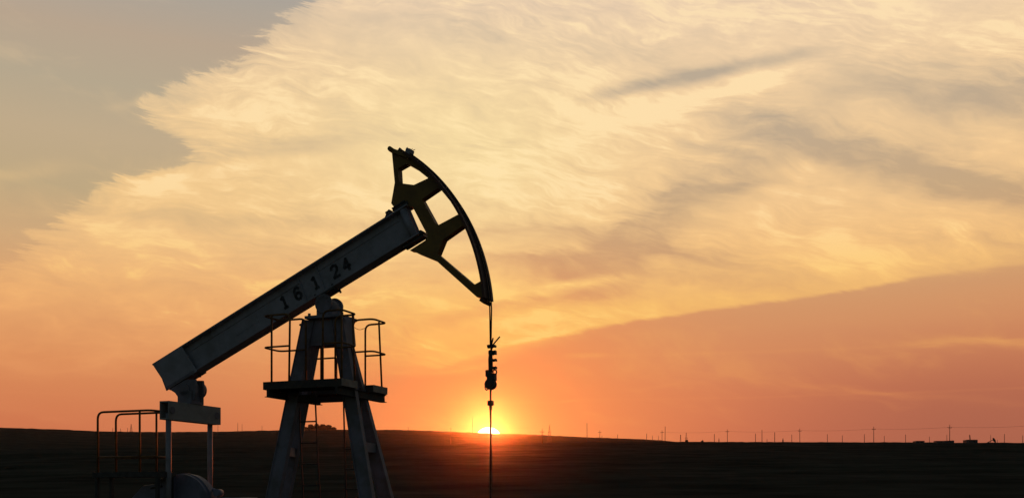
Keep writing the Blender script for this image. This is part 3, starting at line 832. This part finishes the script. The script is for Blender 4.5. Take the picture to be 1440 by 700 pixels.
for k in range(4):
    wire(tops[k][1], tops[k+1][1], 'overhead_wire', 'wire from %s to %s' % (nm[k], nm[k+1]))
pq = power_pole(1447, 595.5, 600, 'wooden power pole with a crossarm just past the right edge of the view')
wire(tops[0][1], pq[1], 'overhead_wire', 'thin wire running off to the right from the pole between the sheds')

# bare masts and slim poles
def slim(px, ytop, dist, label, r=.2, arm=0, group='bare slim poles along the horizon', cat='pole', name='slim_pole'):
    x, y = at(px, dist); zb_ = ground(x, y)-.4; h = top_z(ytop, dist)-zb_
    m = MB(); lx = random.uniform(-.012, .012)*h
    m.tube([(lx, 0, 0), (0, 0, h)], [r*1.25, r*.8], 7)
    if arm: m.box(-arm, arm, -.1, .1, h-.9, h-.7)
    o = m.build(name, WOOD if arm else FARM); o.location = (x, y, zb_); tag(o, label, cat, group)
D = 660
slims = [
    (664.5, 586, 2150, 'very thin tall mast on the crest immediately left of the sun', .32, 0),
    (574, 600, 2150, 'short pole with a small hooked top on the hill right of the pump legs', .4, .9),
    (825.4, 594.5, 1000, 'tallest bare mast between the sun and the power line, alone on the slope', .26, 0),
    (846.6, 612, 950, 'tiny stub post touching the right side of the crossarm pole right of the sun', .2, 0),
    (868.5, 610.4, 1000, 'short bare pole, alone, halfway along the slope where the hill falls away', .26, 0),
    (909.4, 609.2, 900, 'bare pole at the foot of the hill, leftmost of three shrinking posts', .24, 0),
    (917.5, 612, 900, 'middle one of three shrinking bare posts at the foot of the hill', .2, 0),
    (926, 612.5, 900, 'rightmost of three shrinking bare posts, just left of a crossarm pole', .18, 0),
    (935.4, 599, 820, 'tall bare mast rising right beside a lower crossarm pole', .24, 0),
    (1004.5, 609.6, D, 'slim bare pole between the second round bush and a thick crossarm pole', .2, 0),
    (1062.5, 609, D, 'left and shorter of two bare poles right of the thick crossarm pole', .2, 0),
    (1071.5, 604, D, 'right and taller of two bare poles right of the thick crossarm pole', .2, 0),
    (1078.6, 617, D, 'tiny low post right of a pair of bare poles', .18, 0),
    (1089.4, 607.3, D, 'bare pole left of the small square stub on the horizon', .22, 0),
    (1113.4, 610.4, D, 'bare pole between the square stub and the nearest crossarm pole', .18, 0),
    (1163.5, 610, D, 'left one of two short poles midway between two crossarm poles', .18, 0),
    (1184.5, 611.6, D, 'right one of two short poles midway between two crossarm poles', .18, 0),
    (1215.5, 610, D, 'short bare pole close to the left of the leaning crossarm pole', .2, 0),
    (1243.5, 612.4, D, 'short bare pole close to the right of the leaning crossarm pole', .17, 0),
    (1273.5, 610.4, D, 'bare pole just left of the leftmost dark low shed', .19, 0),
    (1307, 613.4, D, 'short bare pole rising between the two low sheds', .17, 0),
    (1331.5, 611, D, 'short bare pole touching the left side of the tallest crossarm pole', .18, 0),
    (1393.2, 611, 690, 'thin bare pole right behind the tiny distant pump jack', .16, 0),
    (1402.5, 618, D, 'tiny low post between the distant pump jack and the last bare pole', .15, 0),
    (1412.5, 609.6, D, 'bare pole right of the tiny distant pump jack', .2, 0),
    (1438.2, 611.6, D, 'bare pole at the very right edge of the view', .18, 0),
    (158.6, 601.2, 2150, 'short post on the left hill, left of the middle railing post of the service platform', .45, 0),
    (169.5, 602, 2150, 'short post on the left hill, just right of the second service platform railing post', .42, 0),
    (179.5, 601.2, 2150, 'short post on the left hill touching the left side of the lattice pylon', .45, 0),
    (306.5, 595.5, 2150, 'thin pole on the hill, seen just right of the right end of the equalizer beam', .36, 0),
    (334.4, 594, 2150, 'left and darker of two thin poles on the hill between equalizer and pump legs', .42, 0),
    (340.4, 595.5, 2150, 'right and fainter of two thin poles on the hill between equalizer and pump legs', .34, 0),
    (368.5, 598, 2150, 'shortest thin pole on the hill, nearest the left of the pump legs', .36, 0),
]
for px, yt, ds, lb, r, arm in slims: slim(px, yt, ds, lb, r, arm)
# lattice pylons
def pylon(px, ytop, dist, label, arms_):
    x, y = at(px, dist); zb_ = ground(x, y)-.5; h = top_z(ytop, dist)-zb_
    o = empty('lattice_pylon', (x, y, zb_), random.uniform(-.3, .3), label, 'pylon', 'far lattice pylons')
    m = MB(); B_ = h*.11; t_ = .045*h
    lv = [0, .18, .34, .48, .6, .7, .8, .9, 1]
    wd = lambda q: B_*(1-q)**1.2+.25
    for a, b in zip(lv, lv[1:]):
        for sx in (-1, 1):
            for sy in (-1, 1):
                m.beam((sx*wd(a), sy*wd(a), a*h), (sx*wd(b), sy*wd(b), b*h), .22, .22)
            m.beam((sx*wd(a), -wd(a), a*h), (sx*wd(b), wd(b), b*h), .14, .14, (1,0,0)); m.beam((-wd(a), sx*wd(a), a*h), (wd(b), sx*wd(b), b*h), .14, .14)
            m.beam((wd(a), sx*wd(a), a*h), (-wd(b), sx*wd(b), b*h), .14, .14)
    m.build('tower', FARM, o)
    for q, L_ in arms_:
        m = MB(); m.beam((-L_, 0, q*h), (L_, 0, q*h), .3, .3); m.beam((-L_, 0, q*h), (0, 0, q*h+1.5), .15, .15); m.beam((L_, 0, q*h), (0, 0, q*h+1.5), .15, .15); m.build('crossarm', FARM, o)
pylon(184.4, 595.5, 2200, 'lattice pylon on the left hill, framed by the service platform railing', ((.42, 4.5), (.62, 3.2)))
pylon(772.7, 597, 1750, 'lattice pylon just right of the sun on the falling hill crest', ((.38, 4.8), (.6, 3.4)))
pylon(965, 608, 1500, 'small faint lattice pylon rising behind a round bush', ((.7, 2.2),))

# small stub, derrick frame
x, y = at(957, 800); zb_ = ground(x, y)-.5; h = top_z(611.6, 800)-zb_
o = empty('derrick', (x, y, zb_), 0, 'small narrow A-shaped derrick left of the round bushes', 'derrick')
m = MB()
for sx in (-1, 1):
    for sy in (-.6, .6): m.beam((sx*1.1, sy, 0), (sx*.1, sy*.3, h), .2, .2)
for q in (.25, .5, .75): m.beam((-1.1+q, -.2, q*h), (1.1-q, -.2, q*h), .16, .16)
m.build('frame', FARM, o)
m = MB(); m.box(-.35, .35, -.3, .3, h, h+.4); m.build('crown_block', FARM, o)
def stub(px, ytop, dist, wd, label):
    x, y = at(px, dist); zb_ = ground(x, y)-.5; h = top_z(ytop, dist)-zb_
    o = empty('valve_stand', (x, y, zb_), 0, label, 'valve stand', 'small valve stands on the horizon')
    m = MB(); m.box(-wd*.55, wd*.55, -.5, .5, 0, h*.55); m.box(-wd*.35, wd*.35, -.35, .35, h*.55, h*.9); m.build('body', SHED, o, bevel=.05)
    m = MB(); m.cyl((0, 0, h*.9), (0, 0, h), .12, 8); m.box(-wd*.3, wd*.3, -.08, .08, h*.94, h); m.build('hand_wheel', SHED, o)
stub(1101, 616, D, .95, 'short square stub on the horizon between two bare poles')
stub(1011, 615.8, D, .55, 'small faint stub just left of the thick crossarm pole')

# sheds and hut at right
def shed(px0, px1, ytop, dist, label, slope=0., extra=0):
    dist = 545
    x0, y = at(px0, dist); x1, _ = at(px1, dist); xm = (x0+x1)/2; zb_ = ground(xm, y)-.6; h = top_z(ytop, dist)-zb_; wdt = (x1-x0)/2
    o = empty('low_shed', (xm, y, zb_), 0, label, 'shed', 'dark low sheds on the right horizon')
    m = MB(); m.box(-wdt, wdt, -2, 2, 0, h*.86); m.build('wall', SHED, o)
    m = MB()
    q = min(.8, wdt*.18)
    prof = [(-wdt-.25, h*.865), (-wdt+q, h-slope), (wdt-q*.8, h), (wdt+.25, h*.865)]
    m.plate(prof, [], -2.2, 2.2); m.build('roof', ROOF, o)
    for k in (-.45, .35):
        m = MB(); m.box(wdt*k-.5, wdt*k+.5, -2.04, -2.003, h*.4, h*.66); m.build('window', GLASS, o)
    return o, zb_+h
shed(1285.5, 1298, 619.6, 590, 'leftmost of three low dark sheds at right, small and flat-topped')
shed(1315, 1339.5, 619.0, 590, 'widest of three low dark sheds, beside the tallest crossarm pole', .35)
so_, zt_ = shed(1356.5, 1372.5, 618.0, 590, 'dark hut with chamfered roof under a leaning A-shaped mast')
x, y = at(1364, 597); hz2 = top_z(610.6, 597)
o = empty('leaning_mast', (x, y, ground(x, y)-.3), 0, 'leaning A-shaped mast rising behind the dark hut at right', 'mast')
zb_ = o.location.z; h = hz2-zb_
m = MB(); m.beam((-.2, 0, 0), (-.25, 0, h), .22, .22); m.beam((1.5, 0, 0), (-.1, 0, h*.97), .22, .22); m.beam((-.2, 0, h*.7), (.38, 0, h*.7), .14, .14); m.build('mast_frame', FARM, o)
# tiny distant pump jack
x, y = at(1391, 620); zb_ = ground(x, y)-.3
o = empty('distant_pump_jack', (x, y, zb_), .2, 'tiny pump jack silhouette on the right horizon in front of a thin pole', 'pump jack')
k = (top_z(615.3, 620)-zb_)/4.6
q_ = lambda *a: tuple(v*k for v in a)
m = MB()
for sx in (-1, 1):
    for sy in (-.4, .4): m.beam(q_(sx*.9, sy, 0), q_(sx*.15, sy*.4, 3.2), .25, .25)
m.build('samson_post', FARM, o)
m = MB(); m.beam(q_(-2.2, 0, 2.4), q_(1.6, 0, 4.1), .3, .45); m.build('walking_beam', FARM, o)
m = MB(); m.plate([(1.3*k, 4.6*k), (1.7*k, 4.65*k), (2.3*k, 4.0*k), (2.45*k, 3.2*k), (2.2*k, 3.1*k), (1.5*k, 3.7*k)], [], -.2, .2); m.build('horse_head', FARM, o)
m = MB(); m.box(-3.1*k, -1.1*k, -.6, .6, 0, 1.3*k); m.build('gearbox', SHED, o)

# trees and bushes
def leaf_cloud(m, c, r, n, sz, rg):
    for _ in range(n):
        while True:
            p = Vector((rg.uniform(-1, 1), rg.uniform(-1, 1), rg.uniform(-1, 1)))
            if .25 < p.length < 1: break
        p = Vector((p.x*r[0], p.y*r[1], p.z*r[2]))+Vector(c)
        a = Vector((rg.gauss(0,1), rg.gauss(0,1), rg.gauss(0,1))).normalized()
        b = a.orthogonal().normalized(); cc = a.cross(b); s = sz*rg.uniform(.6, 1.4)
        m.add([p+b*s, p+cc*s*.8, p-b*s, p-cc*s*.8], [(0,1,2,3)])
def tree(name, px, dist, wpx, ytop, label, group, cat, clumps=6, sink=.3, seed=0):
    rg = random.Random(seed)
    x, y = at(px, dist); zb_ = ground(x, y)-sink; h = top_z(ytop, dist)-zb_; w = wpx/F*dist/2
    o = empty(name, (x, y, zb_), 0, label, cat, group)
    m = MB(); m.tube([(0,0,0), (.1,0,h*.4), (0,.1,h*.75)], [.05*h, .035*h, .012*h], 7)
    for k in range(4):
        a = k*1.6+rg.random(); m.tube([(0,0,h*.28), (math.cos(a)*w*.5, math.sin(a)*w*.4, h*.6)], [.022*h, .008*h], 5)
    m.build('trunk' if name != 'bush' else 'stem', BARK, o)
    m = MB()
    for k in range(clumps):
        a = 2*math.pi*k/clumps+rg.uniform(-.4, .4); rr_ = rg.uniform(.25, .62)*w
        cz = h*rg.uniform(.36, .74); q = rg.uniform(.34, .5)
        leaf_cloud(m, (math.cos(a)*rr_, math.sin(a)*rr_, cz), (w*q, w*q, h*.26), 130, h*.07, rg)
    leaf_cloud(m, (0, 0, h*.74), (w*.5, w*.5, h*.25), 150, h*.065, rg)
    leaf_cloud(m, (0, 0, h*.28), (w*.95, w*.95, h*.3), 320, h*.08, rg)
    m.build('crown' if name != 'bush' else 'foliage', LEAF, o)
GT = 'grove of trees on the hill behind the pump legs'
for k, (px, w, yt, lb) in enumerate([
    (431, 9, 599.6, 'smallest tree of the hilltop grove, at its left end beside the pump leg'),
    (437.5, 12, 595.6, 'round-topped tree of the hilltop grove, left of the ladder rail'),
    (445.5, 13, 594.8, 'tallest tree of the hilltop grove, behind the ladder rail'),
    (454, 13, 595.6, 'broad tree in the middle of the hilltop grove'),
    (462, 14, 596.6, 'broad tree in the right half of the hilltop grove'),
    (469, 10, 599.6, 'low tree at the right end of the hilltop grove')]):
    tree('hill_tree', px, 2150, w, yt, lb, GT, 'tree', 5, .5, 11+k)
tree('bush', 966, 608, 5.4, 617.4, 'left and slightly larger of two round bushes on the horizon', 'round bushes on the horizon', 'bush', 5, .6, 31)
tree('bush', 988, 608, 5, 618.2, 'right and lower of two round bushes on the horizon', 'round bushes on the horizon', 'bush', 5, .6, 32)
GS = 'dark shrubs on the slopes'
for k, (px, ds, w, yt, lb) in enumerate([
    (546, 1900, 26, 613.5, 'dark shrub patch on the far slope just right of the pump legs'),
    (22, 260, 34, 655.5, 'wide dark shrub low on the slope at the left edge of the view'),
    (42, 262, 22, 659.5, 'low dark shrub trailing right from the wide shrub at the left edge'),
    (5, 263, 18, 659, 'low dark shrub cut by the left edge of the view')]):
    tree('bush', px, ds, w, yt, lb, GS, 'bush', 8, .4, 50+k)

# ------------------------------------------------------------------ air
HAZE = True
if HAZE:
    m = MB(); m.box(-9000, 9000, -7000, 7500, -3, 175)
    hm = bpy.data.materials.new('evening_air'); hm.use_nodes = True; nt = hm.node_tree; nt.nodes.clear()
    pv = nt.nodes.new('ShaderNodeVolumePrincipled'); pv.inputs['Color'].default_value = (.9, .92, 1., 1)
    pv.inputs['Density'].default_value = .000017; pv.inputs['Anisotropy'].default_value = .972
    ou = nt.nodes.new('ShaderNodeOutputMaterial'); nt.links.new(pv.outputs[0], ou.inputs['Volume'])
    hz_o = m.build('haze', hm); tag(hz_o, kind='stuff')

# ------------------------------------------------------------------ view
sc.view_settings.view_transform = 'Standard'; sc.view_settings.look = 'None'
sc.view_settings.exposure = 0; sc.view_settings.gamma = 1; sc.view_settings.use_curve_mapping = False
sc.cycles.max_bounces = 6; sc.cycles.volume_bounces = 0
